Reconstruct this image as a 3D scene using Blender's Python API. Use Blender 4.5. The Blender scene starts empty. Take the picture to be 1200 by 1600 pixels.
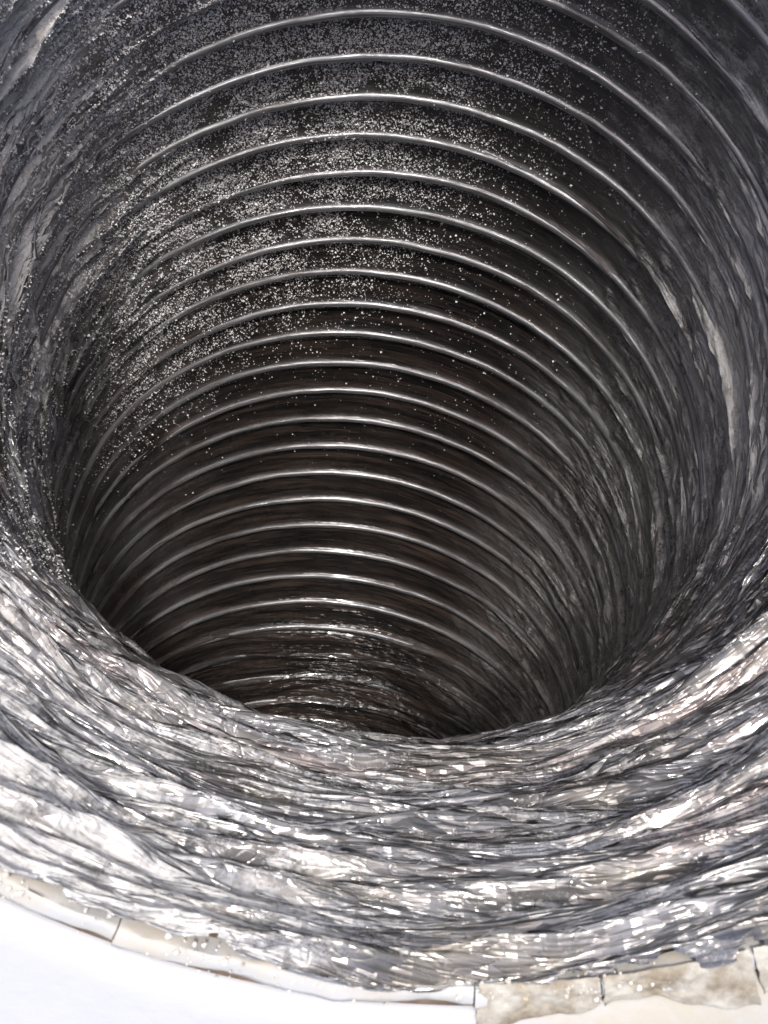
import bpy, math, random
import numpy as np
from mathutils import Matrix, Vector

# ------------------------------------------------------------------ shared geometry of the place
U = 0.15                       # duct radius in metres
RB = 3.08355                   # bend radius / duct radius
PH0, DPH, DDPH = -0.38398, 0.04291, -0.0000943
PHM = 0.108                    # the mouth of the duct
cM, sM = math.cos(PHM), math.sin(PHM)

def world(P):
    """bend frame (bend axis = x) -> world: mouth in the plane z=0, duct going down"""
    P = np.asarray(P, float)
    x, y, z = P[..., 0], P[..., 1], P[..., 2]
    return np.stack([x, y * cM + z * sM - RB, -y * sM + z * cM], -1) * U

def vecw(v):
    v = np.asarray(v, float)
    return np.array([v[0], v[1] * cM + v[2] * sM, -v[1] * sM + v[2] * cM])

scene = bpy.context.scene
col = scene.collection

# ------------------------------------------------------------------ camera
cam = bpy.data.cameras.new('camera')
co = bpy.data.objects.new('camera', cam)
col.objects.link(co)
fw = vecw((0.05783949, -0.19305483, -0.97948171))
up = vecw((-0.12147511, 0.97247303, -0.19884667))
rt = vecw((0.99090786, 0.13048383, 0.03279599))
cp = world((-0.12635, 2.82318, 1.27715))
co.matrix_world = Matrix(((rt[0], up[0], -fw[0], cp[0]), (rt[1], up[1], -fw[1], cp[1]),
                          (rt[2], up[2], -fw[2], cp[2]), (0, 0, 0, 1)))
cam.sensor_fit = 'HORIZONTAL'
cam.sensor_width = 36
cam.lens = 36 * 1.62028 / 1.2
cam.clip_start = 0.005
cam.clip_end = 500
cam.dof.use_dof = True
cam.dof.focus_distance = 3.0 * U
cam.dof.aperture_fstop = 75
scene.camera = co

# ------------------------------------------------------------------ sky, sun, exposure
SUN = Vector(vecw((0.0, 0.405, 0.914))).normalized()          # towards the sun
el = math.asin(SUN.z)
w = bpy.data.worlds.new('World')
scene.world = w
w.use_nodes = True
nt = w.node_tree
bg = nt.nodes['Background']
sky = nt.nodes.new('ShaderNodeTexSky')
sky.sky_type = 'NISHITA'
sky.sun_disc = False
sky.air_density = 0.8
sky.dust_density = 3.5
sky.ozone_density = 0.6
sky.sun_elevation = el
sky.sun_rotation = math.atan2(SUN.x, SUN.y)
nt.links.new(sky.outputs[0], bg.inputs[0])
bg.inputs[1].default_value = 0.15
sl = bpy.data.lights.new('sun', 'SUN')
sl.energy = 2.0
sl.angle = math.radians(6)
sl.color = (1.0, 0.985, 0.965)
so = bpy.data.objects.new('sun', sl)
col.objects.link(so)
so.rotation_euler = SUN.to_track_quat('Z', 'Y').to_euler()
so.location = SUN * 3
vs = scene.view_settings
vs.view_transform = 'Standard'
vs.look = 'None'
vs.gamma = 1
vs.use_curve_mapping = False
vs.exposure = 1.03
cy = scene.cycles
cy.max_bounces = 6
cy.diffuse_bounces = 3
cy.glossy_bounces = 4
cy.transparent_max_bounces = 4

# ------------------------------------------------------------------ helpers
rng = np.random.default_rng(7)
random.seed(7)

def link(o, parent=None):
    col.objects.link(o)
    if parent is not None:
        o.parent = parent
    return o

def tag(o, label=None, cat=None, group=None, kind=None):
    if label: o['label'] = label
    if cat: o['category'] = cat
    if group: o['group'] = group
    if kind: o['kind'] = kind
    return o

def empty(name, loc=(0, 0, 0)):
    o = bpy.data.objects.new(name, None)
    o.empty_display_size = 0.02
    o.location = loc
    return link(o)

def mesh_np(name, V, F, mat, parent=None, uv=None, attrs=None, smooth=True, loc=None):
    """V (n,3), F (m,k) index arrays -> one mesh object"""
    V = np.asarray(V, np.float32)
    F = np.asarray(F, np.int32)
    me = bpy.data.meshes.new(name)
    me.vertices.add(len(V))
    me.vertices.foreach_set('co', V.ravel())
    m, k = F.shape
    me.loops.add(m * k)
    me.loops.foreach_set('vertex_index', F.ravel())
    me.polygons.add(m)
    me.polygons.foreach_set('loop_start', np.arange(m, dtype=np.int32) * k)
    me.polygons.foreach_set('loop_total', np.full(m, k, np.int32))
    me.update(calc_edges=True)
    me.polygons.foreach_set('use_smooth', np.full(m, smooth, bool))
    if uv is not None:
        l = me.uv_layers.new(name='UVMap')
        l.data.foreach_set('uv', np.asarray(uv, np.float32)[F.ravel()].ravel())
    for an, av in (attrs or {}).items():
        av = np.asarray(av, np.float32)
        a = me.attributes.new(an, 'FLOAT_VECTOR' if av.ndim == 2 else 'FLOAT', 'POINT')
        a.data.foreach_set('vector' if av.ndim == 2 else 'value', av.ravel())
    me.materials.append(mat)
    me.update()
    o = bpy.data.objects.new(name, me)
    return link(o, parent)

def grid_faces(nr, nc):
    i, j = np.meshgrid(np.arange(nr - 1), np.arange(nc - 1), indexing='ij')
    a = i * nc + j
    return np.stack([a, a + 1, a + nc + 1, a + nc], -1).reshape(-1, 4)

_P = rng.permutation(4096)
_G = rng.uniform(0, 2 * np.pi, 4096)
def perlin(x, y, px=0, seed=0):
    """2-D gradient noise, periodic over px cells in x"""
    xi = np.floor(x).astype(int); yi = np.floor(y).astype(int)
    fx = x - xi; fy = y - yi
    def g(ix, iy, dx, dy):
        if px: ix = ix % px
        h = _P[(_P[(ix * 1 + seed * 131) & 4095] + iy * 7 + seed * 17) & 4095]
        a = _G[h]
        return np.cos(a) * dx + np.sin(a) * dy
    u = fx ** 3 * (fx * (fx * 6 - 15) + 10); v = fy ** 3 * (fy * (fy * 6 - 15) + 10)
    n0 = g(xi, yi, fx, fy) * (1 - u) + g(xi + 1, yi, fx - 1, fy) * u
    n1 = g(xi, yi + 1, fx, fy - 1) * (1 - u) + g(xi + 1, yi + 1, fx - 1, fy - 1) * u
    return (n0 * (1 - v) + n1 * v) * 1.5

def worley(x, y, px, seed=0):
    """distance to the nearest scattered point, city-block metric: flat facets with sharp creases"""
    xi = np.floor(x).astype(int); yi = np.floor(y).astype(int)
    best = np.full(x.shape, 9.0)
    for ox in (-1, 0, 1):
        for oy in (-1, 0, 1):
            h = _P[(_P[((xi + ox) % px + seed * 131) & 4095] + (yi + oy) * 7 + seed * 17) & 4095]
            cx = xi + ox + 0.5 + 0.42 * np.cos(_G[h]); cy = yi + oy + 0.5 + 0.42 * np.sin(_G[h] * 3.7)
            best = np.minimum(best, np.abs(x - cx) + np.abs(y - cy))
    return best

def sstep(a, b, x):
    t = np.clip((x - a) / (b - a), 0, 1)
    return t * t * (3 - 2 * t)

def tri(x):
    return np.abs((x % 1.0) - 0.5) * 4 - 1

# ------------------------------------------------------------------ node helpers
class NT:
    def __init__(s, name):
        s.m = bpy.data.materials.new(name)
        s.m.use_nodes = True
        s.t = s.m.node_tree
        s.b = s.t.nodes['Principled BSDF']
        s.out = s.t.nodes['Material Output']
    def n(s, typ, **kw):
        n = s.t.nodes.new('ShaderNode' + typ)
        for k, v in kw.items(): setattr(n, k, v)
        return n
    def l(s, a, b): s.t.links.new(a, b)
    def put(s, sock, v):
        if hasattr(v, 'is_output') or isinstance(v, bpy.types.NodeSocket): s.l(v, sock)
        else: sock.default_value = v
    def math(s, op, a, b=0.0, clamp=False):
        n = s.n('Math', operation=op); n.use_clamp = clamp
        s.put(n.inputs[0], a); s.put(n.inputs[1], b)
        return n.outputs[0]
    def mix(s, f, a, b):
        n = s.n('Mix', data_type='RGBA')
        s.put(n.inputs[0], f)
        s.put(n.inputs[6], a if not isinstance(a, tuple) else (*a, 1))
        s.put(n.inputs[7], b if not isinstance(b, tuple) else (*b, 1))
        return n.outputs[2]
    def mapr(s, v, a, b, c=0.0, d=1.0):
        n = s.n('MapRange'); s.put(n.inputs[0], v)
        n.inputs[1].default_value = a; n.inputs[2].default_value = b
        n.inputs[3].default_value = c; n.inputs[4].default_value = d
        return n.outputs[0]
    def scale(s, vec, sc):
        n = s.n('Mapping'); s.l(vec, n.inputs[0]); n.inputs['Scale'].default_value = sc
        return n.outputs[0]
    def noise(s, vec, scale, detail=4, rough=0.55, dist=0.0):
        n = s.n('TexNoise'); s.l(vec, n.inputs['Vector'])
        n.inputs['Scale'].default_value = scale; n.inputs['Detail'].default_value = detail
        n.inputs['Roughness'].default_value = rough; n.inputs['Distortion'].default_value = dist
        return n.outputs['Fac']
    def attr(s, name):
        n = s.n('Attribute'); n.attribute_name = name
        return n.outputs['Fac']
    def bump(s, h, strength, dist, normal=None):
        n = s.n('Bump'); s.l(h, n.inputs['Height'])
        n.inputs['Strength'].default_value = strength; n.inputs['Distance'].default_value = dist
        if normal is not None: s.l(normal, n.inputs['Normal'])
        return n.outputs[0]

# ------------------------------------------------------------------ materials
def film_material():
    t = NT('black_duct_film')
    rg = t.n('Attribute'); rg.attribute_name = 'ring'
    rg = rg.outputs['Vector']                            # x, y round the coil; z across the coils
    obj = t.n('TexCoord').outputs['Object']
    streak = t.noise(t.scale(rg, (2.5, 2.5, 45)), 1.0, 5, 0.6)
    fine = t.noise(t.scale(rg, (6, 6, 330)), 1.0, 3, 0.6)
    blot = t.noise(obj, 28, 4, 0.6)
    base = t.mix(t.mapr(streak, 0.45, 0.72), (0.006, 0.0055, 0.0055), (0.050, 0.034, 0.027))
    base = t.mix(t.mapr(fine, 0.5, 0.85), base, (0.07, 0.055, 0.048))
    base = t.mix(t.math('MULTIPLY', t.attr('tan'), t.mapr(blot, 0.46, 0.60)), base, (0.25, 0.215, 0.165))
    sn = t.noise(t.scale(rg, (3, 3, 12)), 1.0, 3)
    base = t.mix(t.math('MULTIPLY', t.attr('silver_sheen'), t.mapr(sn, 0.38, 0.60)), base, (0.24, 0.235, 0.24))
    br = t.noise(t.scale(rg, (1.6, 1.6, 15)), 1.0, 4, 0.6)
    base = t.mix(t.math('MULTIPLY', t.attr('silver_sheen'), t.mapr(br, 0.54, 0.64, 0, 0.8)), base, (0.135, 0.095, 0.085))
    # dust and painted wall light: streaks along the coil broken by speckle
    dn = t.noise(t.scale(rg, (3.5, 3.5, 20)), 1.0, 6, 0.68, 0.4)
    sp = t.noise(obj, 900, 3, 0.7)
    sp2 = t.noise(obj, 150, 5, 0.7)
    d = t.math('ADD', t.math('MULTIPLY', dn, 0.5), t.math('MULTIPLY', sp2, 0.3))
    d = t.math('ADD', d, t.math('MULTIPLY', sp, 0.28))
    thr = t.mapr(t.attr('dust_and_light'), 0, 1, 0.70, 0.42)
    dust_and_light = t.math('MULTIPLY', t.math('SUBTRACT', d, thr), 7.0, True)
    haze_and_light = t.math('MULTIPLY', t.math('SUBTRACT', t.attr('dust_and_light'), 0.06), 0.58, True)  # even pale lift: thin dust plus wall brightness painted in
    base = t.mix(haze_and_light, base, (0.30, 0.29, 0.28))
    base = t.mix(dust_and_light, base, (0.44, 0.425, 0.41))
    t.l(base, t.b.inputs['Base Color'])
    t.l(t.math('MULTIPLY', t.math('SUBTRACT', 1.0, dust_and_light), t.mapr(t.attr('silver_sheen'), 0, 1, 0.15, 0.50)), t.b.inputs['Metallic'])
    r = t.math('ADD', t.mapr(blot, 0.3, 0.7, 0.16, 0.34), t.math('MULTIPLY', dust_and_light, 0.45), True)
    t.l(r, t.b.inputs['Roughness'])
    t.b.inputs['Coat Weight'].default_value = 0.5
    t.b.inputs['Coat Roughness'].default_value = 0.10
    def lines(sc, dist, wid):
        n = t.noise(t.scale(rg, sc), 1.0, 2, 0.5, dist)
        return t.mapr(t.math('ABSOLUTE', t.math('SUBTRACT', n, 0.5)), 0.0, wid, 1.0, 0.0)
    hl = t.math('ADD', lines((2.0, 2.0, 30), 0.6, 0.035), t.math('MULTIPLY', lines((3.2, 3.2, 64), 0.5, 0.05), 0.6))
    hl = t.math('SUBTRACT', hl, t.math('MULTIPLY', lines((2.6, 2.6, 42), 0.6, 0.04), 0.8))
    hl = t.math('ADD', hl, t.math('MULTIPLY', lines((11, 11, 40), 0.9, 0.04), 0.5))
    nrm = t.bump(t.math('MULTIPLY', hl, t.attr('crease')), 0.42, 0.0013)
    vor = t.n('TexVoronoi', feature='F1', distance='MANHATTAN'); t.l(t.scale(rg, (20, 20, 62)), vor.inputs['Vector']); vor.inputs['Scale'].default_value = 1.0
    nrm = t.bump(t.math('MULTIPLY', vor.outputs['Distance'], t.attr('crease')), 0.75, 0.0024, nrm)
    nrm = t.bump(fine, 0.25, 0.0005, nrm)
    t.l(nrm, t.b.inputs['Normal'])
    return t.m

def wire_material():
    t = NT('film_wrapped_wire')
    uv = t.n('UVMap', uv_map='UVMap').outputs[0]
    st = t.noise(t.scale(uv, (2.2, 16, 1)), 1.0, 5, 0.65)
    fi = t.noise(t.scale(uv, (5, 60, 1)), 1.0, 4, 0.65)
    base = t.mix(t.mapr(st, 0.4, 0.7), (0.15, 0.15, 0.153), (0.45, 0.44, 0.45))
    pt = t.noise(t.scale(uv, (2.4, 1.0, 1)), 1.0, 6, 0.75)
    base = t.mix(t.mapr(pt, 0.47, 0.66, 0.0, 0.85), base, (0.07, 0.060, 0.055))
    t.l(base, t.b.inputs['Base Color'])
    t.b.inputs['Metallic'].default_value = 0.65
    lo = t.noise(t.scale(uv, (1.6, 0.6, 1)), 1.0, 4, 0.7)
    t.l(t.math('ADD', t.mapr(fi, 0.3, 0.7, 0.12, 0.28), t.mapr(lo, 0.35, 0.65, 0.02, 0.20)), t.b.inputs['Roughness'])
    t.b.inputs['Coat Weight'].default_value = 0.4
    t.b.inputs['Coat Roughness'].default_value = 0.15
    t.l(t.bump(fi, 0.3, 0.0008), t.b.inputs['Normal'])
    return t.m

def white_material(name, dirt=0.0, c=(0.82, 0.82, 0.83), side=False):
    t = NT(name)
    obj = t.n('TexCoord').outputs['Object']
    a = t.noise(obj, 30, 6, 0.65)
    b = t.noise(obj, 260, 4, 0.6)
    base = t.mix(t.mapr(a, 0.35, 0.75, 0, 0.35), c, tuple(v * 0.86 for v in c))
    base = t.mix(t.math('MULTIPLY', t.mapr(a, 0.45, 0.65), dirt), base, (0.42, 0.35, 0.25))
    if side:                                             # grimy tan stain on the right of the mouth
        x = t.n('SeparateXYZ'); t.l(obj, x.inputs[0])
        k = t.math('ADD', t.mapr(x.outputs[0], -0.005, 0.05, -0.25, 0.30), t.math('ADD', a, t.math('MULTIPLY', t.math('SUBTRACT', b, 0.5), 0.4)))
        base = t.mix(t.mapr(k, 0.46, 0.78, 0, 0.85), base, (0.33, 0.30, 0.235))
    t.l(base, t.b.inputs['Base Color'])
    t.b.inputs['Roughness'].default_value = 0.9
    t.l(t.bump(t.math('ADD', a, t.math('MULTIPLY', b, 0.3)), 0.3, 0.002), t.b.inputs['Normal'])
    return t.m

def plain(name, c, rough=0.8, c2=None, sc=120):
    t = NT(name)
    obj = t.n('TexCoord').outputs['Object']
    a = t.noise(obj, sc, 5, 0.65)
    t.l(t.mix(t.mapr(a, 0.40, 0.62), c, c2 or tuple(v * 0.7 for v in c)), t.b.inputs['Base Color'])
    t.b.inputs['Roughness'].default_value = rough
    t.l(t.bump(a, 0.5, 0.002), t.b.inputs['Normal'])
    return t.m

M_FILM = film_material()
M_WIRE = wire_material()
M_WHITE = white_material('white_paint', 0.0, (0.37, 0.37, 0.38), True)
M_STRIP = white_material('white_sealing_tape', 0.6, (0.38, 0.38, 0.37))
M_MORTAR = plain('tan_mortar', (0.36, 0.34, 0.29), 0.9, (0.17, 0.135, 0.09), 110)
M_CRUMB = plain('plaster_crumb', (0.64, 0.62, 0.58), 0.9, (0.34, 0.28, 0.20), 60)
M_DIRT = plain('brown_dirt', (0.20, 0.14, 0.085), 0.95, (0.10, 0.07, 0.045), 90)
M_GRAIN = plain('white_grit', (0.78, 0.76, 0.75), 0.7, (0.50, 0.48, 0.47), 400)

# ------------------------------------------------------------------ the duct surface
def phi_of(s, th):
    x = s - th / (2 * np.pi)
    return PH0 - (DPH * x + DDPH * x * x)

# the duct's end: whole along the near side, cut low on the unseen far side to admit the sun
RIM_T = np.array([-3.2, -2.75, -2.6, -2.45, -2.3, -2.07, -1.86, -1.69, -1.56, -1.44, -1.32, -1.18, -1.03, -0.87, -0.71, -0.53, -0.36, -0.18, 0.0,
                  0.16, 0.32, 0.47, 0.62, 0.76, 0.90, 1.02, 1.14, 1.27, 1.41, 1.58, 1.77, 1.98, 2.19, 2.35, 2.5, 2.65, 3.2])
RIM_P = np.array([PHM, PHM, PHM, 0.10, 0.085, 0.04, -0.02, -0.08, -0.13, -0.18, -0.225, -0.262, -0.31, -0.35, -0.38, -0.405, -0.42, -0.425, -0.42,
                  -0.41, -0.385, -0.36, -0.325, -0.285, -0.26, -0.24, -0.21, -0.18, -0.14, -0.09, -0.03, 0.03, 0.075, 0.09, 0.10, PHM, PHM])
def rim_phi(th):
    v = np.mod(th, 2 * np.pi)
    rag = 0.006 * perlin(v * 6, 0 * v + 0.3, 0, 140) + 0.004 * perlin(v * 23, 0 * v + 0.3, 0, 141)
    return np.interp(th, RIM_T, RIM_P) + 0.002 + rag * (np.abs(th) > 2.3)

# random fold directions, whole periods round the duct
LONG = []
for i in range(12):
    LONG.append((int(rng.integers(1, 9)) * int(rng.choice([-1, 1])), rng.uniform(0.6, 2.6), rng.uniform(0, 1), i))

def surface(s, th):
    """positions (bend frame, duct radius 1) of the film at coil number s, angle th, and its colour fields"""
    comp = (1 - np.cos(th)) / 2                                   # 0 outside of the bend, 1 inside
    b = np.floor(s); f = s - b
    psi = th - 2 * np.pi * b                                      # angle unrolled along the helix
    wv = s - th / (2 * np.pi)                                     # coil count, continuous round the duct
    xn = th / (2 * np.pi) + 0.5
    right = sstep(0.45, 1.3, th)
    left = sstep(0.55, 1.35, -th) * (1 - 0.75 * sstep(5.0, 12.0, s - th / (2 * np.pi)) * (comp < 0.95))
    near = sstep(0.45, 0.85, comp)
    loose = np.clip(np.maximum(np.maximum(right * 0.55, left * 0.9), near), 0.0, 1)
    deep = sstep(20.0, 24.0, s)                                       # crumpled film deep in the bend
    loose = np.maximum(loose, deep * 1.0 * sstep(-1.4, -0.5, th))
    w0 = perlin(xn * 5, wv * 0.30, 5, 9)
    w1 = perlin(xn * 12, wv * 0.55, 12, 1)
    w2 = perlin(xn * 36, wv * 1.3, 36, 2)
    arch = np.sin(np.pi * f) ** 0.8
    amp = perlin(psi * 0.7, 0 * psi + 0.5, 0, 4) * 0.8 + perlin(psi * 2.3, 0 * psi + 0.5, 0, 5) * 0.5
    sag = 0.008 * (1 - loose)
    seam = 0.0028 * np.exp(-((f - 0.15 - 0.02 * perlin(psi * 1.7, 0 * psi + 0.5, 0, 13)) / 0.022) ** 2)
    fe = np.minimum(f, 1 - f)
    tight = (1 - 0.8 * sstep(0.5, 1.2, -th) * sstep(12, 5, wv)) * (1 - 0.45 * sstep(1.1, 1.9, th)) * (1 - 0.8 * near)
    rib = 0.0190 * np.exp(-(fe / 0.085) ** 2) * tight
    d = rib + seam + arch * (sag + loose * (0.008 + (0.026 + 0.022 * near) * amp))
    # long folds running nearly with the coils
    lf = np.zeros_like(s)
    for kx, ky, ph, i in LONG:
        mod = sstep(-0.05, 0.40, perlin(xn * 6, wv * 0.30, 6, 20 + i))
        lf += mod * tri(kx * xn + ky * wv + ph + 0.9 * w0 + 0.35 * w1)
    pl = 1 - 2.2 * np.abs(perlin(xn * 6, wv * 1.5 + 0.8 * w0, 6, 6))
    pl2 = 1 - 2.2 * np.abs(perlin(xn * 10, wv * 4.2 + 1.1 * w1, 10, 7))
    # thin pinched wrinkles: crisp ridges and grooves along the zero lines of stretched noise
    wr = np.zeros_like(s)
    for q, (px, fy, wd, am) in enumerate(((3, 1.1, 0.06, 1.0), (5, 1.9, 0.07, -0.9), (6, 2.9, 0.08, 0.85), (8, 4.3, 0.10, 0.7), (12, 2.6, 0.08, -0.6), (16, 5.4, 0.11, 0.5))):
        tilt = (-1) ** q * (0.5 + 0.5 * q) * 2.0
        nn = perlin(xn * px, wv * fy + tilt * np.sin(2 * np.pi * xn + q) + 0.8 * w1, px, 100 + q)
        wr += am * np.exp(-np.abs(nn) / wd) * sstep(-0.25, 0.25, perlin(xn * 10, wv * 0.5, 10, 110 + q))
    sk = np.sin(2 * np.pi * xn + 0.7)
    wo1 = worley(xn * 20 + 0.5 * w1, wv * 1.5 + 1.2 * sk + 0.7 * w1, 20, 130)
    wo2 = worley(xn * 52 + 0.4 * w2, wv * 3.4 - 1.6 * sk + 0.8 * w1, 52, 131)
    wo3 = worley(xn * 120 + 0.4 * w2, wv * 6.5 + 0.9 * w1 + 0.4 * w2, 120, 132)
    calm = 0.18 + 0.82 * sstep(-0.18, 0.28, perlin(xn * 8, wv * 0.8 + 0.8 * sk, 8, 133))
    wo0 = worley(xn * 11 + 0.4 * w0, wv * 0.9 + 1.6 * sk + 0.5 * w1, 11, 134)
    side = 1 - near
    fold = 0.0075 * lf + 0.008 * pl + (0.0025 + 0.004 * side) * pl2 + (0.0045 + 0.004 * side) * wr + 0.016 * wo0 + 0.013 * wo1 \
        + calm * (0.0065 * wo2 + 0.0022 * wo3) + 0.010 * left * side * (wr + pl2) - 0.014
    fold = fold * (1 - 0.45 * deep)
    d = d + loose * fold
    # slanting lens-shaped tucks from coil to coil on the two flanks
    rm = sstep(0.25, 0.8, th) * sstep(2.5, 1.8, th)
    tk1 = np.maximum(0, tri(34 * xn - wv + 0.9 * w1 + 0.6 * w0)) ** 1.5 * sstep(-0.2, 0.35, perlin(xn * 16, wv * 0.7, 16, 120))
    tk2 = np.maximum(0, tri(52 * xn - 1 * wv + 1.0 * w1 + 0.4)) ** 1.5 * sstep(0.0, 0.4, perlin(xn * 20, wv * 0.8, 20, 121))
    d = d + arch * rm * (0.011 * tk1 + 0.006 * tk2)
    d = d + (1 - loose) * arch * (0.0022 * perlin(xn * 60, wv * 1.2, 60, 8) + 0.0030 * np.abs(perlin(xn * 46, wv * 0.8 + 3 * np.sin(2 * np.pi * xn), 46, 18)))
    d = d - 0.034 * near - 0.014 * left * (1 - near)
    d = d + 0.030 * near * sstep(-8.6, -10.4, wv)
    sph = loose * (0.16 * w1 + 0.20 * w0)
    ph = phi_of(s, th) + DPH * sph
    cut = rim_phi(th)
    over = ph > cut
    ph = np.minimum(ph, cut)
    r = 1.0 - d
    P = np.stack([r * np.sin(th), (RB + r * np.cos(th)) * np.cos(ph), (RB + r * np.cos(th)) * np.sin(ph)], -1)
    # dust and painted wall light, where the film has worn to its tan backing, silver with painted rib highlights
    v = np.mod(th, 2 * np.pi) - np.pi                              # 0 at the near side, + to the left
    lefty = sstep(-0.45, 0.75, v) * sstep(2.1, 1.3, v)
    dust_and_light = 0.75 * lefty * sstep(1.0, -6.0, wv) + 0.48 * left * (1 - near) * sstep(16, 2, wv)
    dust_and_light = dust_and_light + 0.45 * sstep(-7.0, -10.6, wv) * sstep(-0.35, 0.15, v) * sstep(2.1, 1.3, v)
    dust_and_light = dust_and_light + 0.58 * sstep(0.2, 1.3, -th) * (1 - near) * sstep(11, 0, wv)  # left wall paleness stands in for light, beyond its real dust
    dust_and_light = np.clip(np.maximum(dust_and_light, 0.72 * sstep(0.5, 1.4, th) * (1 - near) + 0.07 + 0.42 * near + 0.34 * sstep(10, 0, wv) * (1 - near)), 0, 1)  # right and upper walls painted paler in place of skylight
    tan = np.clip(sstep(0.55, 0.95, comp) * (0.25 + 0.75 * sstep(-6, -10, wv)), 0, 1)
    silver_sheen = np.clip(sstep(0.45, 0.9, comp) + 0.5 * right + 0.85 * left + 0.35 * tight * np.exp(-(fe / 0.11) ** 2), 0, 1) * (1 - 0.8 * deep)  # film over the ribs coloured lighter as a painted highlight
    crease = np.clip(0.13 + loose * (0.25 + 0.75 * calm), 0, 1) * (1 - 0.6 * deep)
    return P, over, dict(dust_and_light=dust_and_light, tan=tan, silver_sheen=silver_sheen, crease=crease)

duct = empty('flexible_duct', (0, 0, 0))
tag(duct, 'black crinkled film flexible duct on coiled wire, bending down out of sight', 'duct')

K0, K1 = -12, 40
for b in range(K0, K1):
    if b < -2: nth, nr = 1800, 24
    elif b < 26: nth, nr = 1000, 10
    else: nth, nr = 500, 7
    th = np.linspace(-np.pi, np.pi, nth)
    f = np.linspace(0, 1, nr)
    f = np.sort(np.concatenate([f, [0.025, 0.05, 0.075, 0.10, 0.12, 0.14, 0.16, 0.18, 0.21, 0.975, 0.95, 0.925, 0.89]])) if b < 26 else f
    nr = len(f)
    f[-1] = 0.99999; f[0] = 0.00001
    S, T = np.meshgrid(b + f, th, indexing='ij')
    P, over, at = surface(S, T)
    W = world(P).reshape(-1, 3)
    F = grid_faces(nr, nth)
    keep = ~over.ravel()[F].all(1)
    if keep.sum() < 50: continue
    F = F[keep]
    ring = np.stack([np.sin(T), np.cos(T), (S - T / (2 * np.pi)) * 0.13], -1).reshape(-1, 3)
    colf = F.min(1) % nth
    has = np.zeros(nth, bool); has[colf] = True
    cutp = np.nonzero(~has)[0]
    run = np.searchsorted(cutp, colf)
    for q in np.unique(run):
        Fq = F[run == q]
        if len(Fq) < 300: continue
        used = np.unique(Fq); remap = np.full(len(W), -1); remap[used] = np.arange(len(used))
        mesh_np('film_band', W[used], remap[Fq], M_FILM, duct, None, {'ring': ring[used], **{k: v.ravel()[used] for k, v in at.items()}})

# wire coils, one turn of the helix each
def wire_turn(k):
    n, m = 380, 8
    th = np.linspace(-np.pi, np.pi, n)
    s = np.full(n, float(k))
    comp = (1 - np.cos(th)) / 2
    psi = th - 2 * np.pi * k
    jit = perlin(psi * 1.3, 0 * psi + 0.5, 0, 11)
    ph = phi_of(s, th) + DPH * ((0.04 + 0.10 * comp) * jit + 0.012 * perlin(psi * 9, 0 * psi + 0.5, 0, 16))
    near = sstep(0.45, 0.85, comp)
    wv = s - th / (2 * np.pi)
    tight = (1 - 0.8 * sstep(0.5, 1.2, -th) * sstep(12, 5, wv)) * (1 - 0.45 * sstep(1.1, 1.9, th)) * (1 - 0.8 * near)
    d = 0.0150 * tight - 0.048 * near - 0.008 * sstep(0.6, 1.2, -th) * (1 - near) - 0.010 * sstep(21, 24, wv) + 0.0026 * perlin(psi * 3.3, 0 * psi + 0.5, 0, 14) + 0.0012 * perlin(psi * 13, 0 * psi + 0.5, 0, 15) + comp * 0.006 * perlin(psi * 2.3, 0 * psi + 0.5, 0, 12)
    rw, rp = 0.0105, 0.0135
    a = np.linspace(0, 2 * np.pi, m, endpoint=False)
    TH, A = np.meshgrid(th, a, indexing='ij')
    rr = (1 - d)[:, None] - rw * np.cos(A)
    rho = RB + rr * np.cos(TH)
    PHI = ph[:, None] + rp * (1 - 0.35 * comp[:, None]) * np.sin(A) / rho
    ok = ph < rim_phi(th) - 0.004
    P = np.stack([rr * np.sin(TH), rho * np.cos(PHI), rho * np.sin(PHI)], -1)
    W = world(P).reshape(-1, 3)
    i, j = np.meshgrid(np.arange(n - 1), np.arange(m), indexing='ij')
    F = np.stack([i * m + j, (i + 1) * m + j, (i + 1) * m + (j + 1) % m, i * m + (j + 1) % m], -1)
    okc = ok[:-1] & ok[1:]
    uv = np.stack([TH.ravel() + 3.1 * k, A.ravel() / 6.28], -1)
    run = np.cumsum(~okc)
    for q in np.unique(run[okc]):
        Fq = F[okc & (run == q)].reshape(-1, 4)
        if len(Fq) < 160: continue
        used = np.unique(Fq); remap = np.full(len(W), -1); remap[used] = np.arange(len(used))
        mesh_np('wire_coil', W[used], remap[Fq], M_WIRE, duct, uv[used])

for k in range(K0 + 1, K1):
    wire_turn(k)

# ------------------------------------------------------------------ ground with the opening the duct drops into
def opening(a):  # unseen far slot added so sunlight reaches into the duct
    """radius of the opening (duct radii): round on the near side, a long straight-sided slot on the far side"""
    c, n = np.abs(np.cos(a)), np.maximum(np.sin(a), 0)
    L = 0.85                                             # length of the straight sides
    slot = L * n + np.sqrt(np.maximum(1.032 ** 2 - (L * c) ** 2, 0))     # round far end
    side = 1.032 / np.maximum(c, 1e-3)
    return np.where(n > 0, np.where(side * n < L, np.minimum(side, 1.032 + 9 * n), slot), 1.032)

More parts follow.
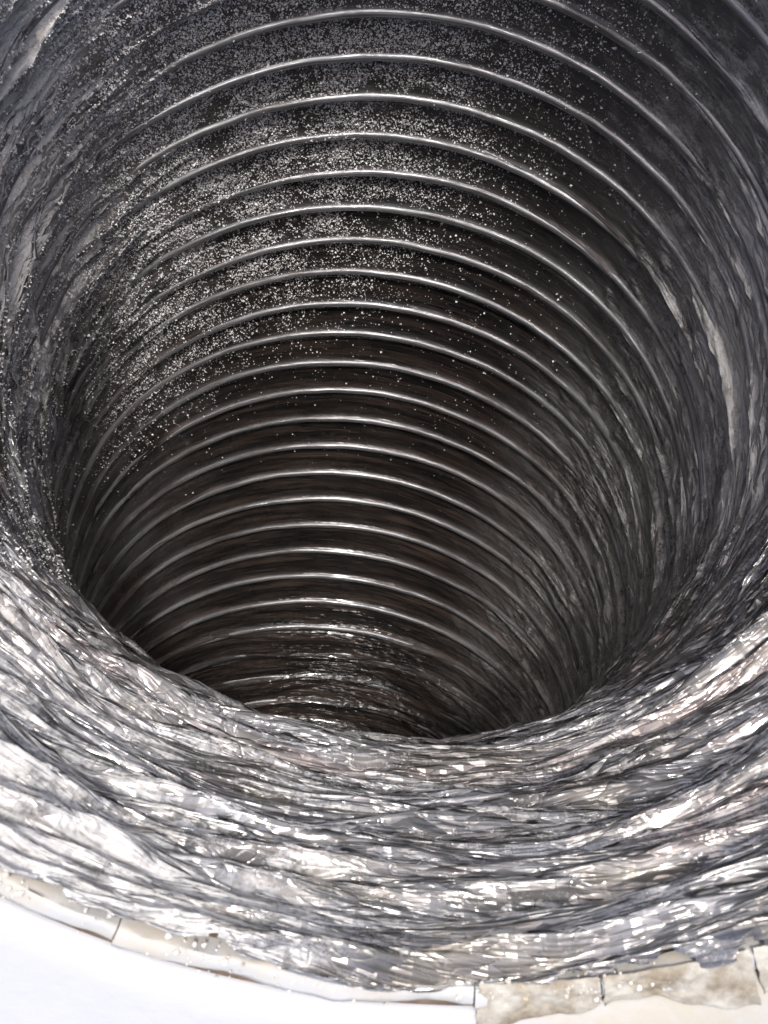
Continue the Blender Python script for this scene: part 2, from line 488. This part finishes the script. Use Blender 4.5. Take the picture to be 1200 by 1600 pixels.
def ground():
    n = 320
    a = np.linspace(0, 2 * np.pi, n, endpoint=False)
    ro = opening(a)
    deep = np.where(np.sin(a) > -0.02, -5.0, -0.10)
    V = [np.stack([ro * np.cos(a), ro * np.sin(a), deep], -1), np.stack([ro * np.cos(a), ro * np.sin(a), 0 * a - 0.006], -1)]
    for e in (0.006, 0.06, 0.5, 2, 8, 60, 900):
        V.append(np.stack([(ro + e) * np.cos(a), (ro + e) * np.sin(a), 0 * a], -1))
    m = len(V)
    V = np.concatenate(V) * U
    i, j = np.meshgrid(np.arange(m - 1), np.arange(n), indexing='ij')
    F = np.stack([i * n + j, (i + 1) * n + j, (i + 1) * n + (j + 1) % n, i * n + (j + 1) % n], -1).reshape(-1, 4)
    q = np.linspace(0, 2 * np.pi, 64, endpoint=False)
    fl = np.stack([3.2 * np.cos(q), 3.2 * np.sin(q), 0 * q - 5.0], -1) * U
    fo = mesh_np('pit_floor', fl, np.arange(64)[None, :], M_MORTAR, smooth=False)
    tag(fo, 'dusty floor of the pit under the duct', 'floor', kind='structure')
    o = mesh_np('ground', V, F, M_WHITE)
    tag(o, 'white painted surface round the mouth of the black duct', 'floor', kind='structure')
ground()

# ------------------------------------------------------------------ white sealing strip round the near edge
seal = empty('sealing_strip', (0, -1.0 * U, 0))
tag(seal, 'cracked white sealing strip along the edge of the duct mouth', 'sealing strip')
def strip_piece(a0, a1, seed, mat=None):
    n, prof = 40, [(0.999, -0.025), (1.000, -0.004), (1.001, 0.000), (1.003, 0.0018), (1.010, 0.0022), (1.020, 0.0018), (1.0245, 0.001), (1.0255, -0.012), (1.00, -0.045)]
    a = np.linspace(a0, a1, n)
    rows = []
    for q, (r, z) in enumerate(prof):
        wob = (0.003 + 0.002 * (4 < q < 7)) * perlin(a * 9 + seed, 0 * a + q * 0.35, 0, 30) + 0.002 * perlin(a * 40 + seed, 0 * a + q * 0.6, 0, 31)
        rows.append(np.stack([(r + wob) * np.cos(a), (r + wob) * np.sin(a), z + 0.6 * wob], -1))
    V = np.stack(rows, 0) * U
    V = V.reshape(-1, 3) - np.array([0, -1.0 * U, 0])
    F = grid_faces(len(prof), n)[:, ::-1]
    np_ = len(prof)
    mesh_np('strip_piece', V, F, mat or M_STRIP, seal)
a_ = np.linspace(0, 2 * np.pi, 200)
dirt = [np.stack([r * np.cos(a_), r * np.sin(a_) + 1.0, 0 * a_ + z], -1) for r, z in ((1.0, -0.03), (1.006, -0.008), (1.036, -0.0065), (1.036, -0.03))]
mesh_np('dirt_joint', (np.stack(dirt, 0) * U).reshape(-1, 3)[:, :], grid_faces(4, 200)[:, ::-1], M_DIRT, seal)
cuts = [-165, -141, -128.5, -107.2, -83.6, -75.3, -58, -47, -30, -15]
for q in range(len(cuts) - 1):
    strip_piece(math.radians(cuts[q] + 0.05), math.radians(cuts[q + 1] - 0.05), q * 3.7)

# ------------------------------------------------------------------ tan mortar smeared over the strip on the right
mort = empty('mortar_patch', (0, -U, 0))
tag(mort, 'lumpy stained tan mortar smeared over the right of the white strip', 'mortar')
def mortar(d0, d1, w0, sd):
    na, nr = 110, 40
    a = np.radians(np.linspace(d0, d1, na)); q = np.linspace(0, 1, nr)
    Q, A = np.meshgrid(q, a, indexing='ij')
    A = A + 0.0022 * perlin(Q * 5, A * 3, 0, 45 + sd)                 # crooked crack sides
    wid = w0 * (1 + 0.5 * perlin(A * 6, 0 * A + 0.3, 0, 40 + sd) + 0.25 * perlin(A * 21, 0 * A + 0.3, 0, 41))
    r = 0.994 + Q * wid
    z = 0.0038 * np.sqrt(np.clip(1 - (2 * Q - 1) ** 4, 0, 1)) + 0.0003 + 0.0022 * perlin(A * 34, Q * 2.4, 0, 42) + 0.0012 * perlin(A * 90, Q * 6, 0, 43)
    V = np.stack([r * np.cos(A), r * np.sin(A) + 1.0, z], -1).reshape(-1, 3) * U
    mesh_np('mortar_piece', V, grid_faces(nr, na)[:, ::-1], M_MORTAR, mort)
mortar(-83.4, -75.45, 0.050, 0)
mortar(-75.15, -65.5, 0.062, 1)
mortar(-65.2, -48.0, 0.055, 2)

# ------------------------------------------------------------------ grit lying in the duct
def lumps(W, rad, round_=False):
    n = len(W)
    if round_:                                           # 14-corner pebble
        base = np.array([(1, 0, 0), (-1, 0, 0), (0, 1, 0), (0, -1, 0), (0, 0, 1), (0, 0, -1)]
                        + [(x * .62, y * .62, z * .62) for x in (-1, 1) for y in (-1, 1) for z in (-1, 1)], float)
        fac = []
        for ax in range(6):
            c = [6 + k for k in range(8) if np.dot(base[6 + k], base[ax]) > 0]
            ctr = base[ax]
            e1 = base[c[0]] - ctr * np.dot(base[c[0]], ctr); e2 = np.cross(ctr, e1)
            c.sort(key=lambda k: math.atan2(np.dot(base[k], e2), np.dot(base[k], e1)))
            fac += [(ax, c[k], c[(k + 1) % 4]) for k in range(4)]
        fac = np.array(fac)
    else:
        base = np.array([(1, 1, 1), (1, -1, -1), (-1, 1, -1), (-1, -1, 1)], float) * 0.8
        fac = np.array([(0, 1, 2), (0, 3, 1), (0, 2, 3), (1, 3, 2)])
    nv = len(base)
    sc = rng.uniform(0.7, 1.3, (n, nv, 1))
    off = base[None] * sc
    q = rng.normal(size=(n, 4)); q /= np.linalg.norm(q, axis=1)[:, None]
    a, b, c, d = q.T
    Rm = np.stack([1 - 2 * (c * c + d * d), 2 * (b * c - a * d), 2 * (b * d + a * c),
                   2 * (b * c + a * d), 1 - 2 * (b * b + d * d), 2 * (c * d - a * b),
                   2 * (b * d - a * c), 2 * (c * d + a * b), 1 - 2 * (b * b + c * c)], -1).reshape(n, 3, 3)
    off = np.einsum('nij,nkj->nki', Rm, off) * (rad * U)[:, None, None]
    V = (W[:, None, :] + off).reshape(-1, 3)
    F = (fac[None] + (np.arange(n) * nv)[:, None, None]).reshape(-1, 3)
    return V, F

def grit():
    N = 1900000
    th = rng.uniform(-2.4, 1.0, N)
    s = rng.uniform(-6, 17, N)
    edge = 8.0 - 3.2 * th - 2.2 * th * th * (th < 0) * 0.35 - 5.5 * np.clip(th, 0, 9)
    den = sstep(edge + 3.5, edge - 5.0, s)
    den *= sstep(0.85, -0.35, th) * (0.22 + 0.78 * sstep(-1.5, -0.7, th))
    nz = perlin(th * 7, s * 0.9, 0, 61) + 0.7 * perlin(th * 25, s * 3.0, 0, 62)
    den *= 1 - 0.85 * sstep(-1.0, -1.5, th) * sstep(4, 8, s)
    den *= np.clip(0.62 + 0.7 * nz, 0.03, 1)
    den = 0.006 * sstep(17, 8, s) * sstep(1.0, 0.2, th) * sstep(-1.4, -0.9, th) + 0.42 * den
    keep = rng.uniform(0, 1, N) < den
    th, s = th[keep], s[keep]
    P, over, _ = surface(s, th)
    keep = ~over
    th, s, P = th[keep], s[keep], P[keep]
    n = len(th)
    ph = np.arctan2(P[:, 2], P[:, 1])
    inw = -np.stack([np.sin(th), np.cos(th) * np.cos(ph), np.cos(th) * np.sin(ph)], -1)
    rad = np.clip(np.exp(rng.normal(math.log(0.0015), 0.45, n)), 0.0008, 0.0040)
    W = world(P + inw * (rad * 0.6)[:, None])
    V, F = lumps(W, rad)
    o = mesh_np('white_grit', V, F, M_GRAIN, smooth=False)
    tag(o, 'white plaster grit scattered over the far left inside of the duct', 'grit', kind='stuff')
grit()

# ------------------------------------------------------------------ plaster crumbs along the near edge
def crumbs():
    n = 620
    a = np.radians(rng.uniform(-150, -50, n))
    r = 1.004 + rng.normal(0, 0.011, n)
    r = np.where(r < 0.985, 1.0 + rng.uniform(0, 0.03, n), r)
    clump = perlin(a * 11, 0 * a + 0.4, 0, 70)
    keep = rng.uniform(0, 1, n) < np.clip(0.45 + 1.4 * clump, 0.05, 1)
    a, r = a[keep], r[keep]
    rad = np.clip(np.exp(rng.normal(math.log(0.0015), 0.5, len(a))), 0.0007, 0.004)
    W = np.stack([r * np.cos(a), r * np.sin(a), 0.003 - 0.003 * (r > 1.024) - 0.004 * (r < 1.0) + rad * 0.4], -1) * U
    V, F = lumps(W, rad, True)
    o = mesh_np('plaster_crumbs', V, F, M_CRUMB, smooth=False)
    tag(o, 'pale plaster crumbs strewn along the near edge of the duct mouth', 'plaster crumbs', kind='stuff')
crumbs()
